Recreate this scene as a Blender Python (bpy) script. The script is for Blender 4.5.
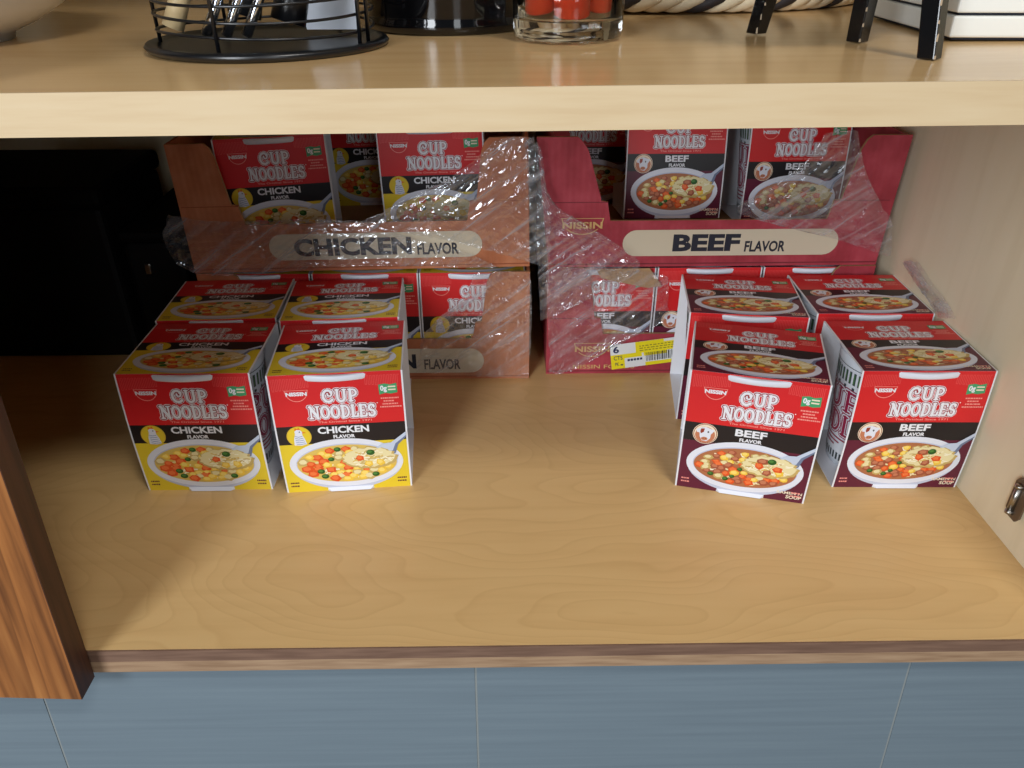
import bpy, bmesh, math, random
from mathutils import Vector, Matrix, noise
from mathutils.geometry import delaunay_2d_cdt

for o in list(bpy.data.objects): bpy.data.objects.remove(o)
S = bpy.context.scene
C = S.collection
R = math.radians
PI = math.pi

# ------------------------------------------------------------------ camera
F_PX, PITCH, ROLL, YAW = 767.07, 0.5402, -0.00204, 0.01236
CAM = Vector((0.0931, -0.3412, 0.4030))
def cam_axes():
    cp, sp, cy, sy = math.cos(PITCH), math.sin(PITCH), math.cos(YAW), math.sin(YAW)
    f = Vector((sy*cp, cy*cp, -sp)); r = Vector((cy, -sy, 0)); u = r.cross(f)
    cr, sr = math.cos(ROLL), math.sin(ROLL)
    return cr*r + sr*u, -sr*r + cr*u, f
AR, AU, AF = cam_axes()
cd = bpy.data.cameras.new('camera'); cam = bpy.data.objects.new('camera', cd); C.objects.link(cam)
cd.sensor_width = 36; cd.lens = F_PX/1024*36; cd.clip_start = 0.01
cam.matrix_world = Matrix(((AR.x, AU.x, -AF.x, CAM.x), (AR.y, AU.y, -AF.y, CAM.y), (AR.z, AU.z, -AF.z, CAM.z), (0, 0, 0, 1)))
S.camera = cam
def at(u, v, y):                      # point of the place seen at (u, v) at depth y, used while measuring the film and small things
    d = AF + (u-512)/F_PX*AR + (384-v)/F_PX*AU
    return CAM + d*((y-CAM.y)/d.y)

# ------------------------------------------------------------------ world, light, exposure
W = bpy.data.worlds.new('world'); S.world = W; W.use_nodes = True
W.node_tree.nodes['Background'].inputs[0].default_value = (0.78, 0.88, 1.0, 1)
W.node_tree.nodes['Background'].inputs[1].default_value = 0.075
def window_light(name, loc, target, sx, sy, power, col):
    l = bpy.data.lights.new(name, 'AREA'); l.shape = 'RECTANGLE'; l.size = sx; l.size_y = sy; l.energy = power; l.color = col
    o = bpy.data.objects.new(name, l); C.objects.link(o); o.location = loc
    o.rotation_euler = (Vector(target)-Vector(loc)).to_track_quat('-Z', 'Y').to_euler()
    return o
window_light('window_daylight', (-0.80, -1.75, 0.80), (0.05, 0.2, 0.2), 0.55, 1.4, 40, (0.90, 0.95, 1.0))
window_light('window_daylight', (0.55, -1.75, 0.80), (0.1, 0.2, 0.2), 0.30, 1.4, 6, (0.90, 0.95, 1.0))
window_light('ceiling_light', (0.70, -1.00, 1.86), (0.15, 0.0, 0.2), 0.5, 0.2, 17, (1.0, 0.96, 0.90))
S.view_settings.view_transform = 'Standard'; S.view_settings.look = 'None'
S.view_settings.gamma = 1; S.view_settings.use_curve_mapping = False
S.view_settings.exposure = -0.08

# ------------------------------------------------------------------ materials
def lin(c):
    return tuple(((x/255)/12.92 if x/255 <= 0.04045 else ((x/255+0.055)/1.055)**2.4) for x in c)
MATS = {}
def mat(name, rgb, rough=0.5, spec=0.5, metal=0.0, **kw):
    if name in MATS: return MATS[name]
    m = bpy.data.materials.new(name); m.use_nodes = True
    b = m.node_tree.nodes['Principled BSDF']
    b.inputs['Base Color'].default_value = (*lin(rgb), 1); b.inputs['Roughness'].default_value = rough
    b.inputs['Specular IOR Level'].default_value = spec; b.inputs['Metallic'].default_value = metal
    for k, v in kw.items(): b.inputs[k].default_value = v
    MATS[name] = m
    return m
def nd(nt, t, **kw):
    n = nt.nodes.new(t)
    for k, v in kw.items(): setattr(n, k, v)
    return n
def ramp(nt, stops):
    r = nd(nt, 'ShaderNodeValToRGB'); e = r.color_ramp.elements
    while len(e) < len(stops): e.new(0.5)
    for i, (p, c) in enumerate(stops): e[i].position = p; e[i].color = (*lin(c), 1)
    return r
def wood(name, base, dark, light, scale, rings, ring_amt, fine_scale, rough=0.35, fine_amt=0.35, coat=0.0, spec=0.4, det=1.5):
    m = mat(name, base, rough, spec); nt = m.node_tree; L = nt.links; b = nt.nodes['Principled BSDF']
    tc = nd(nt, 'ShaderNodeTexCoord')
    mp = nd(nt, 'ShaderNodeMapping'); mp.inputs['Scale'].default_value = scale; L.new(tc.outputs['Object'], mp.inputs[0])
    n1 = nd(nt, 'ShaderNodeTexNoise'); n1.inputs['Scale'].default_value = 1; n1.inputs['Detail'].default_value = det; n1.inputs['Roughness'].default_value = .35
    L.new(mp.outputs[0], n1.inputs['Vector'])
    mul = nd(nt, 'ShaderNodeMath', operation='MULTIPLY'); mul.inputs[1].default_value = rings; L.new(n1.outputs['Fac'], mul.inputs[0])
    fr = nd(nt, 'ShaderNodeMath', operation='FRACT'); L.new(mul.outputs[0], fr.inputs[0])
    rr = nd(nt, 'ShaderNodeValToRGB'); e = rr.color_ramp.elements; e[0].position = 0; e[0].color = (0, 0, 0, 1); e[1].position = .75; e[1].color = (.35, .35, .35, 1)
    e.new(.93).color = (1, 1, 1, 1); e.new(1.0).color = (0, 0, 0, 1); L.new(fr.outputs[0], rr.inputs[0])
    mp2 = nd(nt, 'ShaderNodeMapping'); mp2.inputs['Scale'].default_value = fine_scale; L.new(tc.outputs['Object'], mp2.inputs[0])
    n2 = nd(nt, 'ShaderNodeTexNoise'); n2.inputs['Scale'].default_value = 1; n2.inputs['Detail'].default_value = 4; L.new(mp2.outputs[0], n2.inputs['Vector'])
    r2 = ramp(nt, [(0.3, dark), (0.5, base), (0.72, light)]); L.new(n2.outputs['Fac'], r2.inputs[0])
    mx = nd(nt, 'ShaderNodeMixRGB'); mx.inputs[0].default_value = fine_amt; mx.inputs[1].default_value = (*lin(base), 1); L.new(r2.outputs[0], mx.inputs[2])
    ra = nd(nt, 'ShaderNodeMath', operation='MULTIPLY'); ra.inputs[1].default_value = ring_amt; L.new(rr.outputs[0], ra.inputs[0])
    mx2 = nd(nt, 'ShaderNodeMixRGB'); L.new(ra.outputs[0], mx2.inputs[0]); L.new(mx.outputs[0], mx2.inputs[1]); mx2.inputs[2].default_value = (*lin(dark), 1)
    L.new(mx2.outputs[0], b.inputs['Base Color'])
    b.inputs['Coat Weight'].default_value = coat; b.inputs['Coat Roughness'].default_value = .12
    return m
M_BOARD = wood('maple_board', (219, 183, 126), (182, 138, 84), (229, 198, 143), (2.6, 6.5, 2), 46, .20, (7, 90, 60), .36, .16, .08, .4, 2.6)
M_PANEL = wood('maple_panel', (234, 222, 192), (210, 194, 160), (240, 230, 206), (5, 5, .9), 6, .10, (40, 50, 6), .5, .3)
M_SHELF = wood('maple_shelf', (226, 188, 134), (196, 150, 98), (234, 202, 150), (1.4, 6, 2), 7, .16, (8, 100, 60), .2, .2, .15)
M_SHELF_EDGE = wood('shelf_edge', (212, 188, 150), (196, 166, 126), (220, 200, 166), (2, 5, 8), 5, .10, (18, 40, 220), .5, .35)
M_EDGE_DARK = wood('walnut_edge_dark', (122, 94, 78), (100, 74, 60), (142, 112, 92), (3, 5, 30), 4, .25, (25, 60, 300), .55, .7)
M_EDGE_LIGHT = wood('walnut_edge_light', (164, 134, 106), (136, 106, 80), (182, 152, 122), (3, 5, 30), 4, .25, (25, 60, 300), .55, .7)
M_DOOR = wood('walnut_door', (158, 100, 52), (82, 46, 24), (190, 130, 72), (26, 26, 1.0), 9, .5, (120, 120, 7), .38, .8)
M_DOOR_EDGE = wood('walnut_door_shaded', (76, 44, 28), (48, 26, 18), (96, 60, 40), (40, 40, 2), 6, .35, (150, 150, 8), .5, .7)  # darker copy of the walnut; the edge's shade is put into its colour
def tile_mat():
    m = wood('blue_grey_tile', (111, 126, 136), (102, 116, 126), (120, 135, 144), (2, 2, 18), 4, .08, (6, 20, 260), .42, .5)
    return m
M_TILE = tile_mat()
M_GROUT = mat('tile_grout', (132, 138, 138), .8)
M_FLOOR = mat('room_floor', (120, 112, 104), .6)

# print colours on the cartons
CARD = dict(white=(232, 234, 240), red=(214, 38, 42), red2=(228, 80, 78), redline=(150, 10, 30), pink=(240, 150, 140), black=(30, 26, 30), yellow=(230, 202, 50), maroon=(96, 30, 54),
            green=(70, 160, 108), bowlw=(226, 230, 242), bowls=(196, 204, 226), broth_c=(222, 190, 96), broth_b=(176, 112, 74), noodle=(234, 222, 172), noodle2=(200, 172, 104), noodle3=(248, 242, 216),
            carrot=(226, 84, 34), carrot2=(240, 122, 66), pea=(40, 92, 36), pea2=(78, 132, 62), corn=(242, 200, 70), corn2=(250, 222, 120), meat=(160, 84, 60), meat2=(196, 124, 92), steel=(196, 208, 228), steel2=(112, 126, 156),
            gold=(226, 190, 60), cream=(240, 226, 200), brown=(150, 60, 46), henblue=(120, 140, 180), navy=(24, 28, 60), sideprint=(150, 34, 70), barprint=(58, 66, 70), foam=(216, 222, 230), orange=(230, 120, 30))
def cm(k): return mat('card_'+k, CARD[k], .34 if k != 'foam' else .55, .45)
KEYS = list(CARD)

# ------------------------------------------------------------------ mesh helpers
class MB:
    def __init__(s): s.v = []; s.f = []; s.m = []; s.mats = []; s.sm = []
    def mi(s, m):
        if m not in s.mats: s.mats.append(m)
        return s.mats.index(m)
    def add(s, vs, fs, m, smooth=False):
        b = len(s.v); s.v += [tuple(v) for v in vs]; k = s.mi(m)
        for f in fs: s.f.append(tuple(b+i for i in f)); s.m.append(k); s.sm.append(smooth)
    def box(s, a, b, m):
        (x0, y0, z0), (x1, y1, z1) = a, b
        s.add([(x0, y0, z0), (x1, y0, z0), (x1, y1, z0), (x0, y1, z0), (x0, y0, z1), (x1, y0, z1), (x1, y1, z1), (x0, y1, z1)],
              [(0, 3, 2, 1), (4, 5, 6, 7), (0, 1, 5, 4), (1, 2, 6, 5), (2, 3, 7, 6), (3, 0, 4, 7)], m)
    def prism(s, poly, y0, y1, m, m_side=None):      # outline in x,z, extruded in y
        n = len(poly); vs = [(x, y0, z) for x, z in poly]+[(x, y1, z) for x, z in poly]
        s.add(vs, [tuple(range(n)), tuple(range(2*n-1, n-1, -1))], m)
        s.add(vs, [(i, i+n, (i+1) % n+n, (i+1) % n) for i in range(n)], m_side or m)
    def lathe(s, prof, m, n=48, c=(0, 0, 0), closed=False, fn=None):
        vs = []; k = len(prof)
        for i in range(n):
            a = 2*PI*i/n
            for r, z in prof:
                x, y = r*math.cos(a), r*math.sin(a)
                if fn: x, y = fn(x, y)
                vs.append((c[0]+x, c[1]+y, c[2]+z))
        fs = []
        for i in range(n):
            j = (i+1) % n
            for q in range(k if closed else k-1):
                q2 = (q+1) % k
                fs.append((i*k+q, j*k+q, j*k+q2, i*k+q2))
        s.add(vs, fs, m, True)
    def tube(s, pts, r, m, n=8, closed=False, cap=True):
        pts = [Vector(p) for p in pts]; N = len(pts); vs = []; up = Vector((0, 0, 1)); rs = r if isinstance(r, (list, tuple)) else [r]*N
        for i, p in enumerate(pts):
            if closed: t = pts[(i+1) % N]-pts[i-1]
            else: t = pts[min(i+1, N-1)]-pts[max(i-1, 0)]
            t.normalize(); a = t.cross(up if abs(t.dot(up)) < .95 else Vector((1, 0, 0))).normalized(); b = t.cross(a)
            for k in range(n):
                w = 2*PI*k/n; vs.append(p+(a*math.cos(w)+b*math.sin(w))*rs[i])
        fs = []
        for i in range(N if closed else N-1):
            j = (i+1) % N
            for k in range(n): fs.append((i*n+k, i*n+(k+1) % n, j*n+(k+1) % n, j*n+k))
        if cap and not closed: fs += [tuple(range(n-1, -1, -1)), tuple((N-1)*n+k for k in range(n))]
        s.add(vs, fs, m, True)
    def build(s, name, parent=None, loc=None, bevel=0, seg=2, fix=True):
        me = bpy.data.meshes.new(name); me.from_pydata(s.v, [], s.f)
        for m in s.mats: me.materials.append(m)
        me.polygons.foreach_set('material_index', s.m); me.polygons.foreach_set('use_smooth', s.sm)
        if fix:
            bm = bmesh.new(); bm.from_mesh(me); bmesh.ops.recalc_face_normals(bm, faces=bm.faces); bm.to_mesh(me); bm.free()
        me.update()
        o = bpy.data.objects.new(name, me); C.objects.link(o)
        if parent: o.parent = parent
        if loc: o.location = loc
        if bevel:
            md = o.modifiers.new('bevel', 'BEVEL'); md.width = bevel; md.segments = seg; md.limit_method = 'ANGLE'; md.angle_limit = R(40)
        return o
def tag(o, label, cat, group=None):
    o['label'] = label; o['category'] = cat
    if group: o['group'] = group
    return o
def thing(name, label, cat, loc=(0, 0, 0), rz=0, group=None):
    o = bpy.data.objects.new(name, None); C.objects.link(o); o.location = loc; o.rotation_euler = (0, 0, rz); o.empty_display_size = .02
    return tag(o, label, cat, group)
def dup(root, loc, rz, label, group=None):
    r = root.copy(); C.objects.link(r); r.location = loc; r.rotation_euler = (0, 0, rz); r['label'] = label
    if group: r['group'] = group
    for ch in list(root.children):
        c = ch.copy(); C.objects.link(c); c.parent = r
        for g in list(ch.children):
            d = g.copy(); C.objects.link(d); d.parent = c
    return r

# ------------------------------------------------------------------ lettering
TXT = {}
def text_geo(s, bold=0.0):
    k = (s, bold)
    if k not in TXT:
        cu = bpy.data.curves.new('t', 'FONT'); cu.body = s; cu.size = 1; cu.offset = bold; cu.resolution_u = 3
        o = bpy.data.objects.new('t', cu); me = o.to_mesh()
        vs = [(v.co.x, v.co.y) for v in me.vertices]; fs = [tuple(p.vertices) for p in me.polygons]
        o.to_mesh_clear(); bpy.data.objects.remove(o); bpy.data.curves.remove(cu)
        xs = [v[0] for v in vs]; ys = [v[1] for v in vs]
        x0, x1, y0, y1 = min(xs), max(xs), min(ys), max(ys)
        TXT[k] = ([((x-x0)/(x1-x0), (y-y0)/(y1-y0)) for x, y in vs], fs)
    return TXT[k]

def arc(cx, cy, rx, ry, a0, a1, n=14):
    return [(cx+rx*math.cos(R(a0+(a1-a0)*i/n)), cy+ry*math.sin(R(a0+(a1-a0)*i/n))) for i in range(n+1)]
GLYPH = {   # centre lines in a unit box, y up; (points, relative thickness)
    'C': [(arc(.54, .5, .40, .46, 42, 318), 1.15), (arc(.66, .64, .16, .15, 60, -200, 8), .8), ([(.80, .86), (.86, .70)], .7)],
    'U': [([(.2, .97), (.2, .35)]+arc(.5, .34, .30, .30, 180, 360)[1:]+[(.8, .97)], 1.1), ([(.06, .97), (.34, .97)], .7), ([(.66, .97), (.94, .97)], .7)],
    'P': [([(.25, .97), (.25, .03)], 1.2), ([(.25, .95), (.5, .95)]+arc(.5, .70, .30, .25, 90, -90, 10)+[(.25, .45)], .95), ([(.08, .03), (.44, .03)], .7), ([(.08, .97), (.3, .97)], .7)],
    'N': [([(.2, .97), (.2, .03)], .8), ([(.16, .97), (.82, .05)], 1.3), ([(.82, .97), (.82, .03)], .8), ([(.04, .03), (.36, .03)], .7), ([(.66, .97), (.98, .97)], .7), ([(.04, .97), (.2, .97)], .7)],
    'O': [(arc(.5, .5, .40, .45, 0, 360, 22), 1.1)],
    'D': [([(.22, .97), (.22, .03)], 1.2), ([(.06, .95), (.42, .95)]+arc(.42, .5, .42, .45, 90, -90, 14)+[(.06, .05)], .95)],
    'L': [([(.25, .97), (.25, .05)], 1.2), ([(.06, .05), (.85, .05), (.92, .30)], .9), ([(.08, .97), (.44, .97)], .7)],
    'E': [([(.22, .97), (.22, .03)], 1.2), ([(.06, .95), (.84, .95), (.9, .76)], .85), ([(.22, .52), (.66, .52)], .8), ([(.06, .05), (.86, .05), (.93, .27)], .9)],
    'S': [(arc(.5, .72, .32, .23, 20, 250, 12)+arc(.5, .28, .36, .23, 75, -165, 12), 1.1), ([(.80, .92), (.80, .72)], .7), ([(.15, .06), (.14, .30)], .7)],
}
def stroke_polys(pts, hw):
    out = []
    for (x0, y0), (x1, y1) in zip(pts, pts[1:]):
        d = math.hypot(x1-x0, y1-y0)
        if d < 1e-9: continue
        nx, ny = -(y1-y0)/d*hw, (x1-x0)/d*hw
        out.append([(x0+nx, y0+ny), (x0-nx, y0-ny), (x1-nx, y1-ny), (x1+nx, y1+ny)])
    step = 1 if len(pts) < 6 else 2
    for x, y in pts[::step]: out.append([(x+hw*math.cos(k*PI/4), y+hw*math.sin(k*PI/4)) for k in range(8)])
    return out
def union(polys):
    vs, fs = [], []
    for p in polys:
        fs.append(list(range(len(vs), len(vs)+len(p)))); vs += [Vector(q) for q in p]
    ov, oe, of, _a, _b, orig = delaunay_2d_cdt(vs, [], fs, 0, 1e-4)
    return [(v.x, v.y) for v in ov], [tuple(f) for f, o in zip(of, orig) if o]
class Art:                # a flat print: polygons in millimetres, x right, y down from the top, each on a layer
    def __init__(s): s.items = []; s.n = 0
    def poly(s, pts, key, layer): s.n += 1; s.items.append(([tuple(p) for p in pts], [tuple(range(len(pts)))], key, layer+(s.n % 11)*.04))
    def polys(s, ps, key, layer): s.n += 1; v, f = union(ps); s.items.append((v, f, key, layer+(s.n % 11)*.04))
    def rect(s, x0, y0, x1, y1, key, layer): s.poly([(x0, y0), (x1, y0), (x1, y1), (x0, y1)], key, layer)
    def ell(s, cx, cy, rx, ry, key, layer, n=32, a0=0, a1=360):
        k = n if a1-a0 == 360 else n+1
        s.poly([(cx+rx*math.cos(R(a0+(a1-a0)*i/n)), cy+ry*math.sin(R(a0+(a1-a0)*i/n))) for i in range(k)], key, layer)
    def text(s, t, x0, y0, x1, y1, key, layer, bold=0.02, slope=0):
        vs, fs = text_geo(t, bold)
        s.items.append(([(x0+u*(x1-x0), y1-v*(y1-y0)+slope*u*(x1-x0)) for u, v in vs], fs, key, layer))
    def word(s, t, x0, y0, x1, y1, layers, widths=None):        # serif lettering in fat / mid / thin passes
        ws = widths or [1]*len(t); tot = sum(ws); x = x0; acc = {l[1]: [] for l in layers}
        for ch, w in zip(t, ws):
            gw = (x1-x0)*w/tot
            for pts, th in GLYPH[ch]:
                q = [(x+gw*(.04+.92*u), y1-v*(y1-y0)) for u, v in pts]
                for key, layer, hw in layers:
                    acc[layer] += stroke_polys(q, hw if layer < layers[-1][1] else hw*th)
            x += gw
        for key, layer, hw in layers: s.polys(acc[layer], key, layer)
    def line(s, pts, hw, key, layer):
        if len(pts) > 1: s.polys(stroke_polys(pts, hw), key, layer)

PW, PH = 102.5, 111.6
def blob(rng, cx, cy, r, n=7, sq=.8, j=.3):
    a0 = rng.random()*6.28
    return [(cx+r*(1+rng.uniform(-j, j))*math.cos(a0+6.283*i/n), cy+sq*r*(1+rng.uniform(-j, j))*math.sin(a0+6.283*i/n)) for i in range(n)]
def carton_art(flavour):
    a = Art(); rng = random.Random(7 if flavour == 'chicken' else 11); mg = 1.3
    X = lambda s: mg+s*(PW-2*mg); Y = lambda t: t*PH
    ch = flavour == 'chicken'
    a.rect(mg, 0, PW-mg, Y(.405), 'red', 1)
    a.rect(mg, Y(.405), PW-mg, Y(.56), 'black', 1)
    a.rect(mg, Y(.56), PW-mg, PH, 'yellow' if ch else 'maroon', 1)
    # meander band along the top of the red field
    x = X(.02)
    while x < X(.97):
        if not X(.30) < x < X(.70):
            h = .075+.05*abs((x/PW)-.5)*2
            a.line([(x, Y(.03)), (x, Y(h)), (x+1.3, Y(h)), (x+1.3, Y(.03)), (x+2.6, Y(.03))], .22, 'red2', 2)
        x += 2.6
    # maker's half round badge
    bx, by, bw, bh = X(.105), Y(.118), X(.285)-X(.105), Y(.105)
    outer = [(bx, by), (bx+bw, by)]+[(bx+bw/2+bw/2*.97*math.cos(R(t)), by+.5+bh*.82*math.sin(R(t))) for t in range(8, 176, 12)]
    a.poly(outer, 'pink', 2)
    cx_, cy_ = bx+bw/2, by+bh*.33
    a.poly([(cx_+(x-cx_)*.93, cy_+(y-cy_)*.90) for x, y in outer], 'red', 3)
    a.text('NISSIN', bx+1.0, by+1.6, bx+bw-1.0, by+5.0, 'white', 4, .05)
    # the big lettering
    hw = .92
    lay = [('white', 3, hw+1.05), ('redline', 4, hw+.55), ('white', 5, hw)]
    a.word('CUP', X(.375), Y(.125), X(.665), Y(.222), lay, [1.15, 1.05, .95])
    a.word('NOODLES', X(.265), Y(.250), X(.785), Y(.350), lay, [1.15, 1, 1, 1.02, .8, .85, .85])
    a.ell(X(.80), Y(.245), .5, .5, 'white', 3, 8); a.ell(X(.292), Y(.235), .45, .45, 'pink', 3, 8)
    a.text('The Original Since 1971', X(.33), Y(.372), X(.745), Y(.394), 'pink', 3, .02)
    # green flag and small print
    gx0, gx1, gy0, gy1 = X(.82), X(.96), Y(.095), Y(.178)
    a.poly([(gx0, gy0+1), (gx0+5, gy0+.2), (gx0+9, gy0+1.2), (gx1, gy0), (gx1+.3, gy1-1), (gx0+9, gy1), (gx0+5, gy1-.8), (gx0+.3, gy1+.4)], 'green', 3)
    a.text('0g', gx0+1.2, gy0+1.8, gx0+6.4, gy1-1.4, 'white', 4, .04)
    for i in range(2): a.rect(gx0+7.2, gy0+2.4+i*2.6, gx1-1, gy0+3.6+i*2.6, 'cream', 4)
    for i, (p, q) in enumerate([(.83, .97), (.85, .94), (.84, .96), (.82, .985)]):
        u = X(p)
        while u < X(q)-.8:
            w = rng.uniform(.8, 2.2); a.rect(u, Y(.205+i*.023), min(u+w, X(q)), Y(.216+i*.023), 'pink', 3); u += w+.35
    # flavour words
    if ch: a.text('CHICKEN', X(.315), Y(.420), X(.715), Y(.478), 'white', 3, .035)
    else: a.text('BEEF', X(.39), Y(.420), X(.63), Y(.478), 'white', 3, .035)
    a.text('FLAVOR', X(.43), Y(.492), X(.60), Y(.522), 'white', 3, .04)
    # round animal badge
    ix, iy, ir = X(.165), Y(.492), 9.6
    if ch:
        a.ell(ix, iy, ir, ir, 'gold', 3); a.ell(ix, iy, ir*.9, ir*.9, 'yellow', 4)
        hen = [(-4.5, 8), (-4.2, 2), (-2.8, -2.5), (-3, -5), (-1.2, -6.6), (1.5, -6.2), (3, -4.2), (2.6, -1.5), (4.2, 2.5), (5.2, 7.4), (1, 8.6)]
        a.poly([(ix+p, iy+q) for p, q in hen], 'bowlw', 5)
        a.poly([(ix+2.8, iy-4.6), (ix+6, iy-3.6), (ix+2.8, iy-2.8)], 'orange', 6)
        a.poly([(ix-3, iy-6), (ix-2.4, iy-8.4), (ix-.8, iy-7.2), (ix+.6, iy-8.6), (ix+1.6, iy-6.4)], 'orange', 4.5)
        a.ell(ix+.8, iy-4.4, .55, .55, 'black', 6, 8)
        for i in range(5): a.line([(ix-3.2+.1*i, iy-.5+1.8*i), (ix-.5, iy+.3+1.8*i), (ix+2.4+.5*i, iy-.3+1.8*i)], .25, 'henblue', 6)
    else:
        a.ell(ix, iy, ir, ir, 'cream', 3); a.ell(ix, iy, ir*.95, ir*.95, 'brown', 4); a.ell(ix, iy, ir*.89, ir*.89, 'cream', 4.6); a.ell(ix, iy+1, ir*.80, ir*.78, 'meat2', 5.2)
        a.poly([(ix+p, iy+q) for p, q in [(-7, -3.5), (-4, -5.5), (0, -6.5), (4, -5), (7, -4.2), (5.6, -1.6), (4.4, 0), (4.2, 4), (1.5, 7), (-2, 6.5), (-4, 3), (-4.4, -.6), (-6.6, -1)]], 'bowlw', 6)
        a.poly([(ix+p, iy+q) for p, q in [(-3.6, -4.6), (-.8, -5), (-1.2, -1.6), (-3.4, 0), (-4, -2)]], 'brown', 7)
        a.ell(ix+2.2, iy-2, .7, .9, 'black', 7, 8); a.ell(ix-.2, iy+4.6, 2.6, 1.7, 'meat2', 7, 12)
        a.ell(ix-1.1, iy+4.4, .4, .4, 'black', 8, 6); a.ell(ix+.7, iy+4.4, .4, .4, 'black', 8, 6)
    # the soup bowl
    bx, by = X(.505), Y(.745)
    body = [(bx+45.0*math.cos(R(t)), by+(22.5 if math.sin(R(t)) < 0 else 27.6)*math.sin(R(t))) for t in range(0, 360, 8)]
    body = [(x, min(y, PH-.4)) for x, y in body]
    a.poly(body, 'bowls', 3)
    a.ell(bx, by, 45.4, 24.4, 'bowlw', 4, 48)
    a.ell(bx+.3, by+.1, 40.6, 19.7, 'bowls', 5, 48)
    a.ell(bx+.3, by+.6, 39.9, 19.1, 'broth_c' if ch else 'broth_b', 6, 48)
    def inside(x, y, k=.93): return ((x-bx)/39.6)**2+((y-by-.6)/18.4)**2 < k*k
    def scatter(n, r0, r1, keys, layer, **kw):
        for _ in range(n):
            for _t in range(30):
                t = rng.random()*6.283; q = math.sqrt(rng.random()); x, y = bx+36.5*q*math.cos(t), by+.8+16.4*q*math.sin(t)
                if inside(x, y): break
            a.poly(blob(rng, x, y, rng.uniform(r0, r1), **kw), rng.choice(keys), layer)
    for _ in range(46):
        t = rng.random()*6.283; q = math.sqrt(rng.random())*.86; x, y = bx+38*q*math.cos(t), by+.6+17*q*math.sin(t)
        w = rng.uniform(3, 7); h = rng.uniform(-2.5, 2.5)
        a.line([p for p in [(x-w/2, y), (x-w/6, y+h), (x+w/6, y+h), (x+w/2, y+.5*h)] if inside(*p, .97)] or [(x, y)], rng.uniform(.5, .8), rng.choice(['noodle', 'noodle2', 'noodle3']), 7)
    veg = [('noodle', 12), ('corn', 20), ('carrot', 20), ('pea', 10)] if ch else [('noodle', 15), ('meat', 18), ('corn', 11), ('carrot', 15), ('pea', 9)]
    bag = [k for k, n in veg for _ in range(n)]; rng.shuffle(bag); spots = []
    for kind in bag:
        best, bd = None, -1
        for _t in range(14):
            t = rng.random()*6.283; q = math.sqrt(rng.random()); x, y = bx+35*q*math.cos(t), by+1+15.6*q*math.sin(t)
            d = min([math.hypot(x-u, (y-v)*1.5) for u, v in spots] or [99])
            if d > bd: best, bd = (x, y), d
        spots.append(best)
    order = sorted(zip(bag, spots), key=lambda e: (e[0] == 'pea', e[1][1]))
    for n, (kind, (x, y)) in enumerate(order):
        l = 8+n*.1; sz = {'noodle': 5.2, 'corn': 4.3, 'carrot': 4.9, 'pea': 2.9, 'meat': 4.8}[kind]*rng.uniform(.82, 1.1)*(1 if ch else .86)
        if kind == 'pea': a.ell(x, y, sz, sz*.8, 'pea', l+.3, 14); a.ell(x-.5, y-.5, sz*.6, sz*.42, 'pea2', l+.9, 10)
        else:
            p = blob(rng, x, y, sz, rng.choice([4, 5, 6]) if kind == 'carrot' else 7, .72, .2); c0, c1 = (kind, kind+'2') if kind != 'noodle' else ('noodle2', 'noodle')
            a.poly(p, c0, l); a.poly([(x-.4+(u-x)*.62, y-.5+(v-y)*.62) for u, v in p], c1, l+.6)
    # fork lifting noodles
    a.poly([(PW-mg, Y(.49)), (PW-mg, Y(.535)), (X(.93), Y(.60)), (X(.905), Y(.675)), (X(.80), Y(.71)), (X(.74), Y(.63)), (X(.80), Y(.585)), (X(.875), Y(.58))], 'steel', 17)
    a.poly([(PW-mg, Y(.52)), (PW-mg, Y(.535)), (X(.93), Y(.60)), (X(.905), Y(.675)), (X(.80), Y(.71)), (X(.78), Y(.69)), (X(.885), Y(.65)), (X(.91), Y(.59))], 'steel2', 17.6)
    nx, ny = X(.695), Y(.715)
    pile = [(nx+22*math.cos(R(t))*(1+.07*math.sin(t*.31)), ny+(11.5 if math.sin(R(t)) < 0 else 10)*math.sin(R(t))*(1+.08*math.cos(t*.23))) for t in range(0, 360, 10)]
    a.poly(pile, 'noodle2', 18.2); a.poly([(nx-.6+(u-nx)*.93, ny-.9+(v-ny)*.9) for u, v in pile], 'noodle', 18.7)
    for _ in range(60):
        t = rng.random()*6.283; q = math.sqrt(rng.random())*.84; x, y = nx+21*q*math.cos(t), ny+10*q*math.sin(t)
        w = rng.uniform(2.5, 5); a.line([(x-w/2, y+rng.uniform(-1, 1)), (x, y+rng.uniform(-1.4, 1.4)), (x+w/2, y+rng.uniform(-1, 1))], rng.uniform(.35, .6), rng.choice(['noodle3', 'noodle3', 'noodle2', 'noodle2', 'broth_c']), 19)
    for k, (dx, dy) in enumerate([(-8, -1), (-1, 5), (8, 4)]):
        p = blob(rng, nx+dx, ny+dy, 4.0, 5, .85, .2); a.poly(p, 'carrot' if k == 0 else ('meat' if not ch and k == 1 else 'corn'), 20)
        a.poly([(nx+dx-.4+(u-nx-dx)*.6, ny+dy-.5+(v-ny-dy)*.6) for u, v in p], 'carrot2' if k == 0 else ('meat2' if not ch and k == 1 else 'corn2'), 20.6)
    if not ch:
        p = blob(rng, nx-6, ny-6, 5.2, 7, .55, .2); a.poly(p, 'meat', 19.6); a.poly([(nx-6.3+(u-nx+6)*.6, ny-6.3+(v-ny+6)*.6) for u, v in p], 'meat2', 20.2)
        p = blob(rng, nx+6, ny+.5, 4.4, 5, .8, .2); a.poly(p, 'carrot', 20.8); a.poly([(nx+5.6+(u-nx-6)*.6, ny+(v-ny-.5)*.6) for u, v in p], 'carrot2', 21.4)
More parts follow.
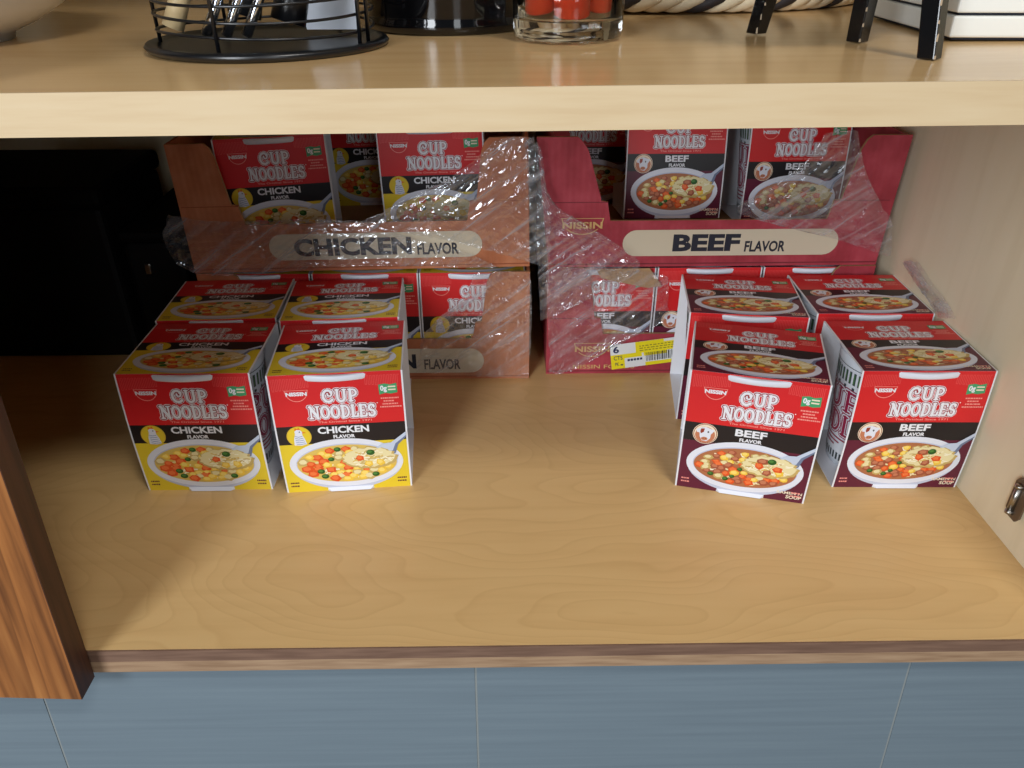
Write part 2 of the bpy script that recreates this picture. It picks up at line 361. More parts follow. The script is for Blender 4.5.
    a.ell(nx+1, ny-6.5, 3.4, 2.8, 'pea', 22, 16); a.ell(nx+.2, ny-7.2, 2.0, 1.3, 'pea2', 22.6, 12)
    # weight and product small print in the lower corners
    key = 'maroon' if ch else 'cream'
    for i in range(2):
        for s0, s1 in ((.03, .10), (.90, .975)):
            u = X(s0)
            while u < X(s1)-.6:
                w = rng.uniform(.7, 1.8); a.rect(u, Y(.905+i*.03), min(u+w, X(s1)), Y(.918+i*.03), key if ch else 'pink', 5); u += w+.35
    if not ch:
        a.text('RAMEN N', X(.79), Y(.905), X(.985), Y(.930), 'cream', 5, .02); a.text('SOUP', X(.865), Y(.938), X(.985), Y(.970), 'cream', 5, .03)
    return a

BW, BD, BH = .1025, .0855, .1116
def bow(t): return .0022*math.sin(PI*min(max(t, 0), 1))
def art_bm(bm, art, mapping, cuts_y, cuts_x=(), lay=.00004):
    """adds the print to bm, cut along lines so that it can follow a curved panel, then mapped to 3-D"""
    b2 = bmesh.new()
    for pts, fs, key, layer in art.items:
        vs = [b2.verts.new((x, y, layer)) for x, y in pts]
        for f in fs:
            try: fc = b2.faces.new([vs[i] for i in f]); fc.material_index = KEYS.index(key)
            except ValueError: pass
    for c in cuts_y: bmesh.ops.bisect_plane(b2, geom=b2.verts[:]+b2.edges[:]+b2.faces[:], plane_co=(0, c, 0), plane_no=(0, 1, 0), dist=1e-5)
    for c in cuts_x: bmesh.ops.bisect_plane(b2, geom=b2.verts[:]+b2.edges[:]+b2.faces[:], plane_co=(c, 0, 0), plane_no=(1, 0, 0), dist=1e-5)
    mp = {v: bm.verts.new(mapping(v.co.x, v.co.y, v.co.z*lay)) for v in b2.verts}
    for f in b2.faces:
        try: g = bm.faces.new([mp[v] for v in f.verts]); g.material_index = f.material_index
        except ValueError: pass
    b2.free()
def mesh_from_bm(bm, name):
    me = bpy.data.meshes.new(name)
    for k in KEYS: me.materials.append(cm(k))
    bm.to_mesh(me); bm.free(); return me
NROW = 12
def sleeve_mesh(flavour):
    art = carton_art(flavour); bm = bmesh.new(); KW = KEYS.index('white')
    # the card itself: a closed loop front-top-back-bottom with real thickness, open at both ends
    th = .0006; prof = []
    for i in range(NROW+1): t = 1-i/NROW; prof.append((-BD/2-bow(t), BH*(1-t)))
    prof += [(BD/2+0*bow(1-i/NROW), BH*(1-i/NROW)) for i in range(NROW+1)]
    inn = []
    for y, z in prof:
        yy = y+th if y < 0 else y-th
        inn.append((yy, min(max(z, th), BH-th)))
    n = len(prof); ring = []
    for x in (-BW/2, BW/2): ring.append([bm.verts.new((x, y, z)) for y, z in prof]); ring.append([bm.verts.new((x, y, z)) for y, z in inn])
    lo, li, ro, ri = ring
    for i in range(n):
        j = (i+1) % n
        for q in ((lo[i], ro[i], ro[j], lo[j]), (li[i], li[j], ri[j], ri[i]), (lo[i], lo[j], li[j], li[i]), (ro[i], ri[i], ri[j], ro[j])):
            f = bm.faces.new(q); f.material_index = KW
    # locking tab that stands out at the bottom fold
    tb = [bm.verts.new(v) for v in ((-.018, -BD/2, .0036), (.020, -BD/2, .0036), (.017, -BD/2-.0024, .0006), (-.015, -BD/2-.0024, .0006), (-.018, -BD/2, .0002), (.020, -BD/2, .0002))]
    for q in ((0, 1, 2, 3), (3, 2, 5, 4), (0, 3, 4), (1, 5, 2)):
        f = bm.faces.new([tb[i] for i in q]); f.material_index = KEYS.index('bowlw')
    bmesh.ops.recalc_face_normals(bm, faces=bm.faces)
    # front, top and back print
    cuts = [PH*i/NROW for i in range(1, NROW)]
    art_bm(bm, art, lambda x, y, l: (x/1000-BW/2, -BD/2-bow(y/PH)-l-.00004, BH-y/1000), cuts)
    k = BD*1000/PH
    art_bm(bm, art, lambda x, y, l: (x/1000-BW/2, BD/2-y*k/1000, BH+l+.00004), [])
    me = mesh_from_bm(bm, flavour+'_sleeve'); return me
def cup_mesh():
    bm = bmesh.new(); r0, r1, h = .0345, .0418, BH-.0035; z0 = .001
    rad = lambda z: r0+(r1-r0)*(z-z0)/(h-z0)
    N = 64; KF = KEYS.index('foam'); rings = []
    for z in (z0, .012, .094, h): rings.append([bm.verts.new((1.16*rad(z)*math.cos(2*PI*i/N), rad(z)*math.sin(2*PI*i/N), z)) for i in range(N)])
    for a, b in zip(rings, rings[1:]):
        for i in range(N): f = bm.faces.new((a[i], a[(i+1) % N], b[(i+1) % N], b[i])); f.material_index = KF; f.smooth = True
    f = bm.faces.new(rings[0][::-1]); f.material_index = KF; f = bm.faces.new(rings[-1]); f.material_index = KF
    art = Art()      # millimetres round the cup (x) and up from the base (y is measured down from the rim)
    circ = 2*PI*40
    k = 0
    for i in range(60):
        x = circ*i/60
        art.rect(x, 14, x+2.2, 25, 'barprint', 1); art.rect(x+.5, 15, x+1.2, 24, 'pea2', 2)
        if i % 2 == 0: art.rect(x, 27.5, x+2.4, 30, 'barprint', 1)
        art.rect(x, 95, x+2.2, 102, 'barprint', 1)
    art.rect(0, 10.5, circ, 11.1, 'barprint', 1)
    for c in (0, .5):
        xc = circ*c
        for word, dy, wd, w in (('CUP', 32, 60, None), ('NOODLES', 56, 104, [1.15, 1, 1, 1, .8, .85, .85])):
            art.word(word, xc-wd/2, dy, xc+wd/2, dy+20, [('sideprint', 1, 3.1), ('foam', 2, 2.1), ('sideprint', 3, 1.25)], w)
        for i in range(3): art.rect(xc-20, 80+i*4, xc+20-6*i, 81.5+i*4, 'sideprint', 1)
    def mp(x, y, l):
        a = x/40.0; z = h-y/1000; r = rad(z)+.00025+l; return (1.16*r*math.cos(a), r*math.sin(a), z)
    bmx = [circ*i/64 for i in range(-20, 64)]
    art_bm(bm, art, mp, [], bmx, .00006)
    return mesh_from_bm(bm, 'noodle_cup')
def lid_mesh():
    bm = bmesh.new(); N = 72; cl = BD/2+.0013; KW = KEYS.index('bowlw')
    def ring(r, z, p):
        out = []
        for i in range(N):
            a = 2*PI*i/N; x, y = r*math.cos(a), r*math.sin(a)
            lim = BD/2-.002 if p is None else BD/2-.0012+(p+.0012)*max(0, 1-(x/.0270)**2)*(1 if y < 0 else .35)
            out.append(bm.verts.new((x, max(-lim, min(lim, y)), z)))
        return out
    zt = BH-.0005
    rs = [ring(.0415, zt-.006, None), ring(.0480, zt-.0056, .0026), ring(.0492, zt-.0046, .0040), ring(.0492, zt-.0012, .0042), ring(.0482, zt-.0003, .0034), ring(.0440, zt-.0006, None), ring(.0430, zt-.0014, None)]
    for a, b in zip(rs, rs[1:]):
        for i in range(N): f = bm.faces.new((a[i], a[(i+1) % N], b[(i+1) % N], b[i])); f.material_index = KW; f.smooth = True
    f = bm.faces.new(rs[-1]); f.material_index = KW
    f = bm.faces.new(rs[0][::-1]); f.material_index = KW
    return mesh_from_bm(bm, 'cup_lid')
CUP, LID = cup_mesh(), lid_mesh()
def make_carton(flavour):
    t = thing('noodle_carton', '', 'noodle carton')
    s = bpy.data.objects.new('sleeve', sleeve_mesh(flavour)); C.objects.link(s); s.parent = t
    c = bpy.data.objects.new('cup', CUP); C.objects.link(c); c.parent = t; c['label'] = 'white foam cup inside the open sided sleeve'
    l = bpy.data.objects.new('lid', LID); C.objects.link(l); l.parent = c
    return t
PROTO = {k: make_carton(k) for k in ('chicken', 'beef')}
USED = {'chicken': False, 'beef': False}
def place_carton(flavour, xl, yf, z, yaw, label, group, lean=0, tilt=0):
    """xl, yf: front left corner on the ground plan"""
    c, s = math.cos(R(yaw)), math.sin(R(yaw)); dx, dy = BW/2, BD/2
    loc = (xl+c*dx-s*dy, yf+s*dx+c*dy, z)
    o = _place(flavour, loc, yaw, label, group)
    if lean or tilt:                              # leaning back on its rear lower edge, or tilted sideways with its case
        loc = Vector(loc)
        if tilt: p = Vector((XC, YC_C, UZ)); loc = p+Matrix.Rotation(R(-tilt), 3, 'Y') @ (loc-p)
        if lean: loc += Vector((0, dy-dy*math.cos(R(lean)), dy*math.sin(R(lean))))
        o.location = loc; o.rotation_euler = (R(-lean), R(-tilt), R(yaw))
    return o
def _place(flavour, loc, yaw, label, group):
    if not USED[flavour]:
        USED[flavour] = True; o = PROTO[flavour]; o.location = loc; o.rotation_euler = (0, 0, R(yaw)); o['label'] = label; o['group'] = group; return o
    return dup(PROTO[flavour], loc, R(yaw), label, group)

# ------------------------------------------------------------------ cabinet and room shell
PX = .4705           # inner face of the right side panel
LX = -.62            # inner face of the left side panel
YB = .650            # back panel
cab = thing('kitchen_cabinet', 'light maple kitchen cabinet with an open front, one shelf and a walnut door at left', 'cabinet', (0, 0, 0))
m = MB(); m.box((LX, .0, -.0204), (PX, YB, 0), M_BOARD); b_ = m.build('bottom_board', cab)
m = MB(); m.box((LX, -.0012, -.0100), (PX+.018, -.0001, -.0001), M_EDGE_DARK); m.box((LX, -.0010, -.0204), (PX+.018, -.0001, -.0100), M_EDGE_LIGHT)
o = m.build('edge_strip', b_); o['label'] = 'two tone walnut strip along the front edge'
m = MB(); m.box((PX, 0, -.0204), (PX+.018, YB, .80), M_PANEL); m.build('side_panel', cab)
m = MB(); m.box((LX-.018, 0, -.0204), (LX, YB, .80), M_PANEL); m.build('side_panel', cab)
m = MB(); m.box((LX-.018, YB, -.0204), (PX+.018, YB+.008, .80), M_PANEL); m.build('back_panel', cab)
m = MB(); m.box((LX-.018, 0, .80), (PX+.018, YB+.008, .818), M_PANEL); m.build('top_panel', cab)
SZ0, SZ1 = .3260, .3442
def ZS(x): return SZ1+(x-.1)*math.sin(R(.45))+.0002      # top of the shelf, which rises a little to the right
m = MB(); m.box((LX+.001, .001, SZ0), (PX-.0005, YB-.002, SZ1), M_SHELF); sh = m.build('shelf', cab); sh.rotation_euler = (0, R(-.45), 0); sh.location = (.1-.1*math.cos(R(.45))-0*SZ0+SZ0*math.sin(R(.45)), 0, SZ0-SZ0*math.cos(R(.45))-.1*math.sin(R(.45)))
m = MB(); m.box((LX+.001, -.0002, SZ0), (PX-.0005, .001, SZ1), M_SHELF_EDGE); o = m.build('edge_strip', sh); o['label'] = 'pale cream strip along the front edge of the shelf'
# walnut door, hanging a little out of square on the left half
dr = MB(); dr.box((-.45, -.0175, -.022), (0, 0, .78), M_DOOR)
dr.box((0, -.0175, -.022), (.0006, 0, .78), M_DOOR_EDGE); dr.box((-.45, 0, -.022), (0, .0006, .78), M_DOOR_EDGE)
d_ = dr.build('door', cab); d_['label'] = 'walnut veneer door covering the left of the cabinet'
d_.location = (-.1775, -.0030, 0); d_.rotation_euler = (0, R(3.4), 0)
# hinge plate cut off by the right of the frame; its brown paints the pockets' shade
M_STEEL = mat('steel_pin', (170, 166, 160), .28, .5, 1.0); M_BROWN = mat('hinge_pocket_shade', (96, 76, 56), .5)
hg = MB()
hg.prism([(0, 0), (.004, -.006), (.016, -.006), (.020, 0), (.020, .030), (.016, .036), (.004, .036), (0, .030)], -.0016, 0, M_BROWN)
h_ = hg.build('hinge', cab); h_['label'] = 'hinge plate on the right panel, coloured brown for its shadowed pockets, with a steel pin'
h_.rotation_euler = (0, 0, R(90)); h_.location = (PX-.0018, .0885, .026)
h_.rotation_euler = (0, 0, R(-90)); h_.location = (PX-.0017, .0985, .030); h_.scale = (.8, 1, .8)
hp = MB(); hp.tube([(.009, -.003, .002), (.009, -.003, .028)], .0028, M_STEEL, 12)
hp.tube([(.009, -.003, -.001), (.009, -.003, .002)], .0036, M_STEEL, 12); hp.tube([(.009, -.003, .028), (.009, -.003, .031)], .0036, M_STEEL, 12)
hp.build('pin', h_)
# tiled wall below, leaning out a little toward its foot
tw = MB(); tw.box((-1.2, .0005, -.62), (1.3, .02, 0), M_GROUT)
for k in range(-4, 4):
    x0 = .072+k*.3005+.0008; tw.box((x0, 0, -.62), (x0+.2989, .006, 0), M_TILE)
wl = tw.build('wall_lower'); wl['kind'] = 'structure'; wl.location = (0, .012, -.0215); wl.rotation_euler = (R(-6), 0, 0)
wb = MB(); wb.box((-2.2, .665, -.64), (2.4, .70, 1.6), mat('room_wall', (196, 194, 188), .8)); o = wb.build('wall_back'); o['kind'] = 'structure'
fl = MB(); fl.box((-2.2, -2.4, -.66), (2.4, .9, -.64), M_FLOOR); o = fl.build('floor'); o['kind'] = 'structure'

# ------------------------------------------------------------------ cardboard display cases
def cardboard(name, rgb, dark, light):
    m = mat(name, rgb, .55, .3); nt = m.node_tree; L = nt.links; b = nt.nodes['Principled BSDF']
    tc = nd(nt, 'ShaderNodeTexCoord'); w = nd(nt, 'ShaderNodeTexWave', wave_type='BANDS', bands_direction='X'); w.inputs['Scale'].default_value = 55; w.inputs['Distortion'].default_value = .6
    L.new(tc.outputs['Object'], w.inputs['Vector'])
    n = nd(nt, 'ShaderNodeTexNoise'); n.inputs['Scale'].default_value = 38; n.inputs['Detail'].default_value = 5; L.new(tc.outputs['Object'], n.inputs['Vector'])
    r = ramp(nt, [(.35, dark), (.5, rgb), (.7, light)]); L.new(n.outputs['Fac'], r.inputs[0]); L.new(r.outputs[0], b.inputs['Base Color'])
    bp = nd(nt, 'ShaderNodeBump'); bp.inputs['Strength'].default_value = .12; bp.inputs['Distance'].default_value = .001; L.new(w.outputs['Fac'], bp.inputs['Height']); L.new(bp.outputs[0], b.inputs['Normal'])
    return m
M_CHK = cardboard('orange_cardboard', (182, 112, 76), (168, 100, 66), (194, 126, 90))
M_BEF = cardboard('maroon_cardboard', (164, 58, 70), (150, 50, 60), (178, 72, 84))
M_RAWCARD = mat('raw_cardboard', (176, 140, 100), .8)
M_CREASE_C = mat('crease_orange', (150, 80, 46), .7); M_CREASE_B = mat('crease_maroon', (118, 34, 44), .7)
M_PILL = mat('case_label', (206, 194, 170), .5); M_INK = mat('case_ink', (30, 34, 48), .5)
CW, CDP, CHH = .318, .280, .118
def case_front_outline(lip, CHH, fl, fr):
    l = [(0, 0), (CW, 0)]
    right = [(CW+fr, CHH), (CW-.034+fr*.8, CHH), (CW-.0385+fr*.8, CHH-.004), (CW-.0415+fr*.6, CHH-.012), (CW-.047, lip+.022), (CW-.0475, lip+.019), (CW-.0535, lip+.018), (CW-.057, lip)]
    left = [(.057, lip), (.0535, lip+.018), (.0475, lip+.019), (.047, lip+.022), (.0415+fl*.6, CHH-.012), (.0385+fl*.8, CHH-.004), (.034+fl*.8, CHH), (fl, CHH)]
    return l+right+left
def flat_art(mb, art, y, mats, lay=.00008, scale=.001, ox=0, oz=0):
    for pts, fs, key, layer in art.items:
        mb.add([(ox+x*scale, y-layer*lay, oz-z*scale) for x, z in pts], fs, mats[key])
def make_case(flavour, x0, y0, z0, rz, label, pill, word, CHH=CHH, fl=0, fr=0, tilt=0):
    ch = flavour == 'chicken'; mm = M_CHK if ch else M_BEF; lip = .046; th = .003
    t = thing('display_case', label, 'cardboard case', (x0, y0, z0), R(rz), 'cardboard noodle cases')
    m = MB(); ol = case_front_outline(lip, CHH, fl, fr); t.rotation_euler = (0, R(-tilt), R(rz))
    m.prism(ol, 0, th, mm, M_RAWCARD)
    m.box((0, th, 0), (CW, CDP-th, th), M_RAWCARD)
    m.box((0, th, th), (th, CDP-th, CHH), mm); m.box((CW-th, th, th), (CW, CDP-th, CHH), mm)
    m.box((0, CDP-th, 0), (CW, CDP, CHH), mm)
    # creases on the front flaps
    cr = M_CREASE_C if ch else M_CREASE_B
    for xa, xb in ((.002, .054), (CW-.054, CW-.002)): m.box((xa, -.0002, lip+.0175), (xb, .0001, lip+.0183), cr)
    m.box((.001, -.00025, .0025), (CW-.001, .0001, .0037), cr)
    m.build('tray', t)
    a = Art(); K = {'pill': M_PILL, 'ink': M_INK, 'gold': mat('case_gold_ink', (208, 170, 110), .5), 'base': mm}
    px0, px1, pz0, pz1 = pill
    r = (pz1-pz0)/2
    pts = [(px0+r+r*math.cos(R(q)), -(pz0+r+r*math.sin(R(q)))) for q in range(90, 271, 15)]+[(px1-r+r*math.cos(R(q)), -(pz0+r+r*math.sin(R(q)))) for q in range(-90, 91, 15)]
    if word: a.poly(pts, 'pill', 1); a.text(word[0], *word[1], 'ink', 2, .045); a.text('FLAVOR', *word[2], 'ink', 2, .03)
    m2 = MB()
    if word: flat_art(m2, a, -.0003, K); m2.build('flavour_label', t, fix=False)
    if not ch:
        b = Art()
        bx, bz, bw, bh = (11, -49.0, 40, 19) if word else (28, -36.0, 38, 19)
        ou = [(bx, bz), (bx+bw, bz)]+[(bx+bw/2+bw*.485*math.cos(R(q)), bz+1+bh*.8*math.sin(R(q))) for q in range(6, 176, 8)]
        b.poly(ou, 'gold', 1); cx, cz = bx+bw/2, bz+bh*.33
        b.poly([(cx+(x-cx)*.945, cz+(z-cz)*.91) for x, z in ou], 'base', 2)
        b.rect(bx+bw*.03, bz+4.0, bx+bw*.97, bz+10.4, 'base', 2.5)
        b.text('NISSIN', bx+1.2, bz+3.6, bx+bw-1.2, bz+10.2, 'gold', 3, .03)
        if not word: b.text('NISSIN FOODS', 28, -10.6, 92, -6.0, 'gold', 1, .01)
        m3 = MB(); flat_art(m3, b, -.0003, K); m3.build('maker_mark', t, fix=False)
    return t
YC_C, YC_B = .3425, .351
XC, XB = -.1995, .1370
G_LC, G_UC = 'cartons in the lower chicken case', 'cartons in the upper chicken case'
lc = make_case('chicken', XC+.0005, YC_C, 0, 0, 'orange cardboard display case standing on the board, under the other orange case', (90, 272, 7.5, 35.5), ('CHICKEN', (108, -29.5, 203, -12.5), (211, -23.5, 248, -11.5)))
lb = make_case('beef', XB, YC_B, 0, 0, 'maroon cardboard display case standing on the board, with a yellow price sticker', (0, 0, 0, 0), None)
UZ = CHH+.0006; TILT = 1.1
uc = make_case('chicken', XC, YC_C+.0005, UZ, -.6, 'orange cardboard display case marked CHICKEN, stacked on top under the shelf', (75, 274, 11.0, 36.5), ('CHICKEN', (98, -32.0, 208, -14.5), (213, -25.5, 252, -14.0)), CHH=.120, tilt=TILT)
ub = make_case('beef', XB, YC_B, UZ, .3, 'maroon cardboard display case marked BEEF, stacked on top under the shelf', (70, 276, 11.0, 37.0), ('BEEF', (118, -32.5, 182, -15.5), (187, -25.5, 226, -14.5)), CHH=.123, fl=-.013, fr=.004)
# yellow price sticker on the lower maroon case
ST = {'white': mat('sticker_white', (226, 230, 232), .4), 'yellow': mat('sticker_yellow', (236, 220, 30), .4), 'ink': mat('sticker_ink', (26, 40, 84), .5), 'black': mat('sticker_black', (30, 30, 36), .5)}
a = Art(); sw, shh = 72, 28.5
a.rect(0, 0, sw, shh, 'white', 1); a.rect(26, 0, 55, 9, 'yellow', 2); a.rect(26, 3, sw, 13, 'yellow', 2); a.rect(0, 12, 14, shh, 'yellow', 2); a.rect(14, 12, 32, 17, 'yellow', 2); a.rect(34, 13, 58, 17, 'yellow', 2); a.rect(35, 24.5, sw, shh, 'yellow', 2)
a.text('6', 3, 2, 9, 10, 'ink', 3, .03); a.text('CTS', 3, 13.4, 12, 18.2, 'ink', 3, .01)
a.text('PK', 4, 21, 8, 25, 'ink', 3, .01); a.rect(9.5, 23.5, 12, 25, 'ink', 3)
rng = random.Random(4); x = 36
while x < sw-2:
    w = rng.choice([.5, .8, 1.2]); a.rect(x, 13.5, x+w, 23.5, 'black', 3); x += w+rng.choice([.5, .7, 1.1])
for i in range(3):
    x = 30
    while x < sw-4: w = rng.uniform(1.5, 4); a.rect(x, 4.6+i*2.6, x+w, 5.7+i*2.6, 'gold', 3); x += w+1.2
for i in range(5): a.rect(17+i*3.2, 18.5, 19.4+i*3.2, 21, 'ink', 3)
m = MB(); m.box((0, -.00025, -shh/1000), (sw/1000, 0, 0), ST['white']); flat_art(m, a, -.0003, {**ST, 'gold': mat('sticker_faded_ink', (150, 138, 40), .5)}, .00006)
o = m.build('price_sticker', lb, (.0645, -.0012, .0335), fix=False); o.rotation_euler = (0, R(-8), 0); o['label'] = 'yellow and white price sticker with a barcode'
# torn beige flap inside the lower maroon case
m = MB(); m.add([(.046, .003, .1165), (.098, .003, .1172), (.105, .006, .108), (.112, .004, .098), (.098, .003, .0965), (.070, .0025, .103), (.052, .003, .107)], [(0, 1, 2, 3, 4, 5, 6)], M_RAWCARD)
o = m.build('torn_flap', lb); o.modifiers.new('thick', 'SOLIDIFY').thickness = .0006; o.location = (0, -.0032, 0); o['label'] = 'torn raw beige cardboard flap'

# ------------------------------------------------------------------ the cartons
G1, G2 = 'chicken cartons on the board', 'beef cartons on the board'
place_carton('chicken', -.2022, .1640, 0, 0, 'chicken flavour noodle carton at the front left corner of the group on the board', G1)
place_carton('chicken', -.0865, .1590, 0, 4.5, 'chicken flavour noodle carton in the front row, beside the empty middle of the board', G1)
place_carton('chicken', -.2055, .2545, 0, 2.5, 'chicken flavour noodle carton in the second row at far left, nearest the dark corner', G1)
place_carton('chicken', -.0995, .2530, 0, 3.5, 'chicken flavour noodle carton in the second row, left of the lower orange case lettering', G1)
place_carton('beef', .2355, .1640, 0, -14.5, 'beef flavour noodle carton turned askew at the front, closest to the viewer', G2)
place_carton('beef', .3655, .1595, 0, -1, 'beef flavour noodle carton in the front row against the right side panel', G2)
place_carton('beef', .2560, .2640, 0, -7, 'beef flavour noodle carton behind the askew one, beside the yellow price sticker', G2)
place_carton('beef', .3665, .2595, 0, -1, 'beef flavour noodle carton in the second row against the right side panel', G2)
for i, x in enumerate((-.1955, -.0915, .0120)):
    place_carton('chicken', x, YC_C+.0062, .0032, 0, ['chicken flavour noodle carton in the lower orange case, behind the far left cartons', 'chicken flavour noodle carton in the lower orange case, in the middle of its front row', 'chicken flavour noodle carton in the lower orange case, seen at its right cut-out'][i], G_LC)
for i, x in enumerate((.1405, .2445, .3485)):
    place_carton('beef', x, YC_B+.0062, .0032, 0, ['beef flavour noodle carton in the lower maroon case, above the yellow price sticker', 'beef flavour noodle carton in the middle of the lower maroon case front row', 'beef flavour noodle carton in the lower maroon case, next to the right side panel'][i], 'cartons in the lower beef case')
place_carton('chicken', -.1715, .3800, UZ+.0032, 9, 'chicken flavour noodle carton turned slightly in the upper orange case, at left', G_UC, tilt=TILT)
place_carton('chicken', -.0250, .4100, UZ+.0032, .5, 'chicken flavour noodle carton in the upper orange case, partly under torn plastic film', G_UC, tilt=TILT)
place_carton('chicken', -.1040, .5280, UZ+.0032, 0, 'chicken flavour noodle carton in shadow at the back of the upper orange case', G_UC, tilt=TILT)
G_UB = 'cartons in the upper beef case'
place_carton('beef', .2210, .4450, UZ+.0032, 0, 'beef flavour noodle carton fully in view in the middle of the upper maroon case', G_UB, lean=8.5)
place_carton('beef', .3440, .4420, UZ+.0032, .5, 'beef flavour noodle carton in the upper maroon case at right, behind torn plastic film', G_UB, lean=4)
place_carton('beef', .1415, .5360, UZ+.0032, 0, 'beef flavour noodle carton in the dark back left of the upper maroon case', G_UB)

# ------------------------------------------------------------------ torn shrink film
def film_material():
    m = bpy.data.materials.new('shrink_film'); m.use_nodes = True; nt = m.node_tree; L = nt.links
    for n in list(nt.nodes): nt.nodes.remove(n)
    out = nd(nt, 'ShaderNodeOutputMaterial'); tr = nd(nt, 'ShaderNodeBsdfTransparent'); tr.inputs[0].default_value = (.96, .97, .98, 1)
    gl = nd(nt, 'ShaderNodeBsdfGlossy'); gl.inputs['Roughness'].default_value = .10; gl.inputs[0].default_value = (.95, .97, 1, 1)
    df = nd(nt, 'ShaderNodeBsdfTranslucent'); df.inputs[0].default_value = (.8, .84, .9, 1)
    d2 = nd(nt, 'ShaderNodeBsdfDiffuse'); d2.inputs[0].default_value = (.8, .84, .9, 1)
    tc = nd(nt, 'ShaderNodeTexCoord'); n1 = nd(nt, 'ShaderNodeTexNoise'); n1.inputs['Scale'].default_value = 45; n1.inputs['Detail'].default_value = 2; n1.inputs['Distortion'].default_value = 1.5
    L.new(tc.outputs['Object'], n1.inputs['Vector'])
    bp = nd(nt, 'ShaderNodeBump'); bp.inputs['Strength'].default_value = .7; bp.inputs['Distance'].default_value = .004; L.new(n1.outputs['Fac'], bp.inputs['Height']); L.new(bp.outputs[0], gl.inputs['Normal'])
    fc = nd(nt, 'ShaderNodeLayerWeight'); L.new(bp.outputs[0], fc.inputs['Normal']); lw = nd(nt, 'ShaderNodeMath', operation='POWER'); L.new(fc.outputs['Facing'], lw.inputs[0]); lw.inputs[1].default_value = 3.0
    ma = nd(nt, 'ShaderNodeMath', operation='MULTIPLY_ADD'); ma.inputs[1].default_value = .5; ma.inputs[2].default_value = .10; ma.use_clamp = True; L.new(lw.outputs[0], ma.inputs[0])
    mp = nd(nt, 'ShaderNodeMapping'); mp.inputs['Scale'].default_value = (12, 30, 150); m0 = nd(nt, 'ShaderNodeMapping'); m0.inputs['Rotation'].default_value = (0, R(36), 0); L.new(tc.outputs['Object'], m0.inputs[0]); L.new(m0.outputs[0], mp.inputs[0])
    n2 = nd(nt, 'ShaderNodeTexNoise'); n2.inputs['Scale'].default_value = 1; n2.inputs['Detail'].default_value = 3; n2.inputs['Distortion'].default_value = .6; L.new(mp.outputs[0], n2.inputs['Vector'])
    hz = nd(nt, 'ShaderNodeMapRange'); hz.inputs['From Min'].default_value = .48; hz.inputs['From Max'].default_value = .80; hz.inputs['To Min'].default_value = .06; hz.inputs['To Max'].default_value = .55; L.new(n2.outputs['Fac'], hz.inputs['Value'])  # film haze, with highlight streaks painted in as pale diagonal bands
    mh = nd(nt, 'ShaderNodeMixShader'); L.new(hz.outputs[0], mh.inputs[0]); L.new(tr.outputs[0], mh.inputs[1])
    ad = nd(nt, 'ShaderNodeMixShader'); ad.inputs[0].default_value = .6; L.new(df.outputs[0], ad.inputs[1]); L.new(d2.outputs[0], ad.inputs[2]); L.new(ad.outputs[0], mh.inputs[2])
    mx = nd(nt, 'ShaderNodeMixShader'); L.new(ma.outputs[0], mx.inputs[0]); L.new(mh.outputs[0], mx.inputs[1]); L.new(gl.outputs[0], mx.inputs[2])
    L.new(mx.outputs[0], out.inputs[0])
    return m
M_FILM = film_material()
def cr1(p, t):
    n = len(p)-1; i = min(int(t*n), n-1); f = t*n-i
    p0, p1, p2, p3 = p[max(i-1, 0)], p[i], p[i+1], p[min(i+2, n)]
    return .5*((2*p1)+(p2-p0)*f+(2*p0-5*p1+4*p2-p3)*f*f+(3*p1-p0-3*p2+p3)*f**3)
def film(mb, rows, seed, amp=.002, nu=36, nv=36, streak=(1, 1), freq=90, ragged=.08, both=True):
    rows = [[Vector(p) for p in r] for r in rows]; grid = []
    for j in range(nv+1):
        row = []
        for i in range(nu+1):
            u, v = i/nu, j/nv
            u2 = u+ragged*(noise.noise(Vector((v*9, seed, 3.1))))*(1-abs(2*u-1) < .6)*.6*(2*u-1)
            v2 = v+ragged*(noise.noise(Vector((u*9, seed, 7.7))))*.6*(2*v-1)
            u2 = min(max(u2, 0), 1); v2 = min(max(v2, 0), 1)
            p = cr1([cr1(r, u2) for r in rows], v2)
            q = Vector((u*streak[0], v*streak[1], seed*3.7))
            d = noise.noise(q*freq*.12)*.6+(1-abs(noise.noise(q*freq*.25))*2)*.5+noise.noise(q*freq*.6)*.3
            row.append(p+Vector((noise.noise(q*freq*.2+Vector((9, 0, 0)))*.3*amp, -amp*max(d, -.6), amp*.4*noise.noise(q*freq*.3+Vector((0, 5, 0))))))
        grid.append(row)
    vs = [p for r in grid for p in r]; w = nu+1
    mb.add(vs, [(j*w+i, j*w+i+1, (j+1)*w+i+1, (j+1)*w+i) for j in range(nv) for i in range(nu)], M_FILM, True)
def A(y, *uv): return [at(u, v, y) for u, v in uv]
yc = YC_C-.006
m = MB()
film(m, [A(yc, (496, 139), (512, 137), (528, 138), (541, 148)), A(yc, (452, 176), (488, 170), (520, 180), (547, 195)), A(yc, (386, 209), (430, 213), (490, 222), (551, 232)), A(yc, (352, 226), (425, 236), (495, 252), (549, 268))], 1, .0028, 44, 44, (1.6, .45))
film(m, [A(yc, (168, 214), (215, 221), (300, 219), (372, 221)), A(yc-.002, (163, 238), (220, 240), (300, 236), (400, 234)), A(yc-.002, (176, 262), (230, 258), (330, 254), (460, 250)), A(yc-.001, (200, 276), (262, 274), (360, 266), (500, 268))], 2, .0018, 60, 30, (.6, 2.2))
o = m.build('plastic_film', fix=False); tag(o, 'clear torn shrink film stretched across the front of the upper orange CHICKEN case', 'plastic film', 'torn shrink film')
m = MB(); yb = YC_B-.010
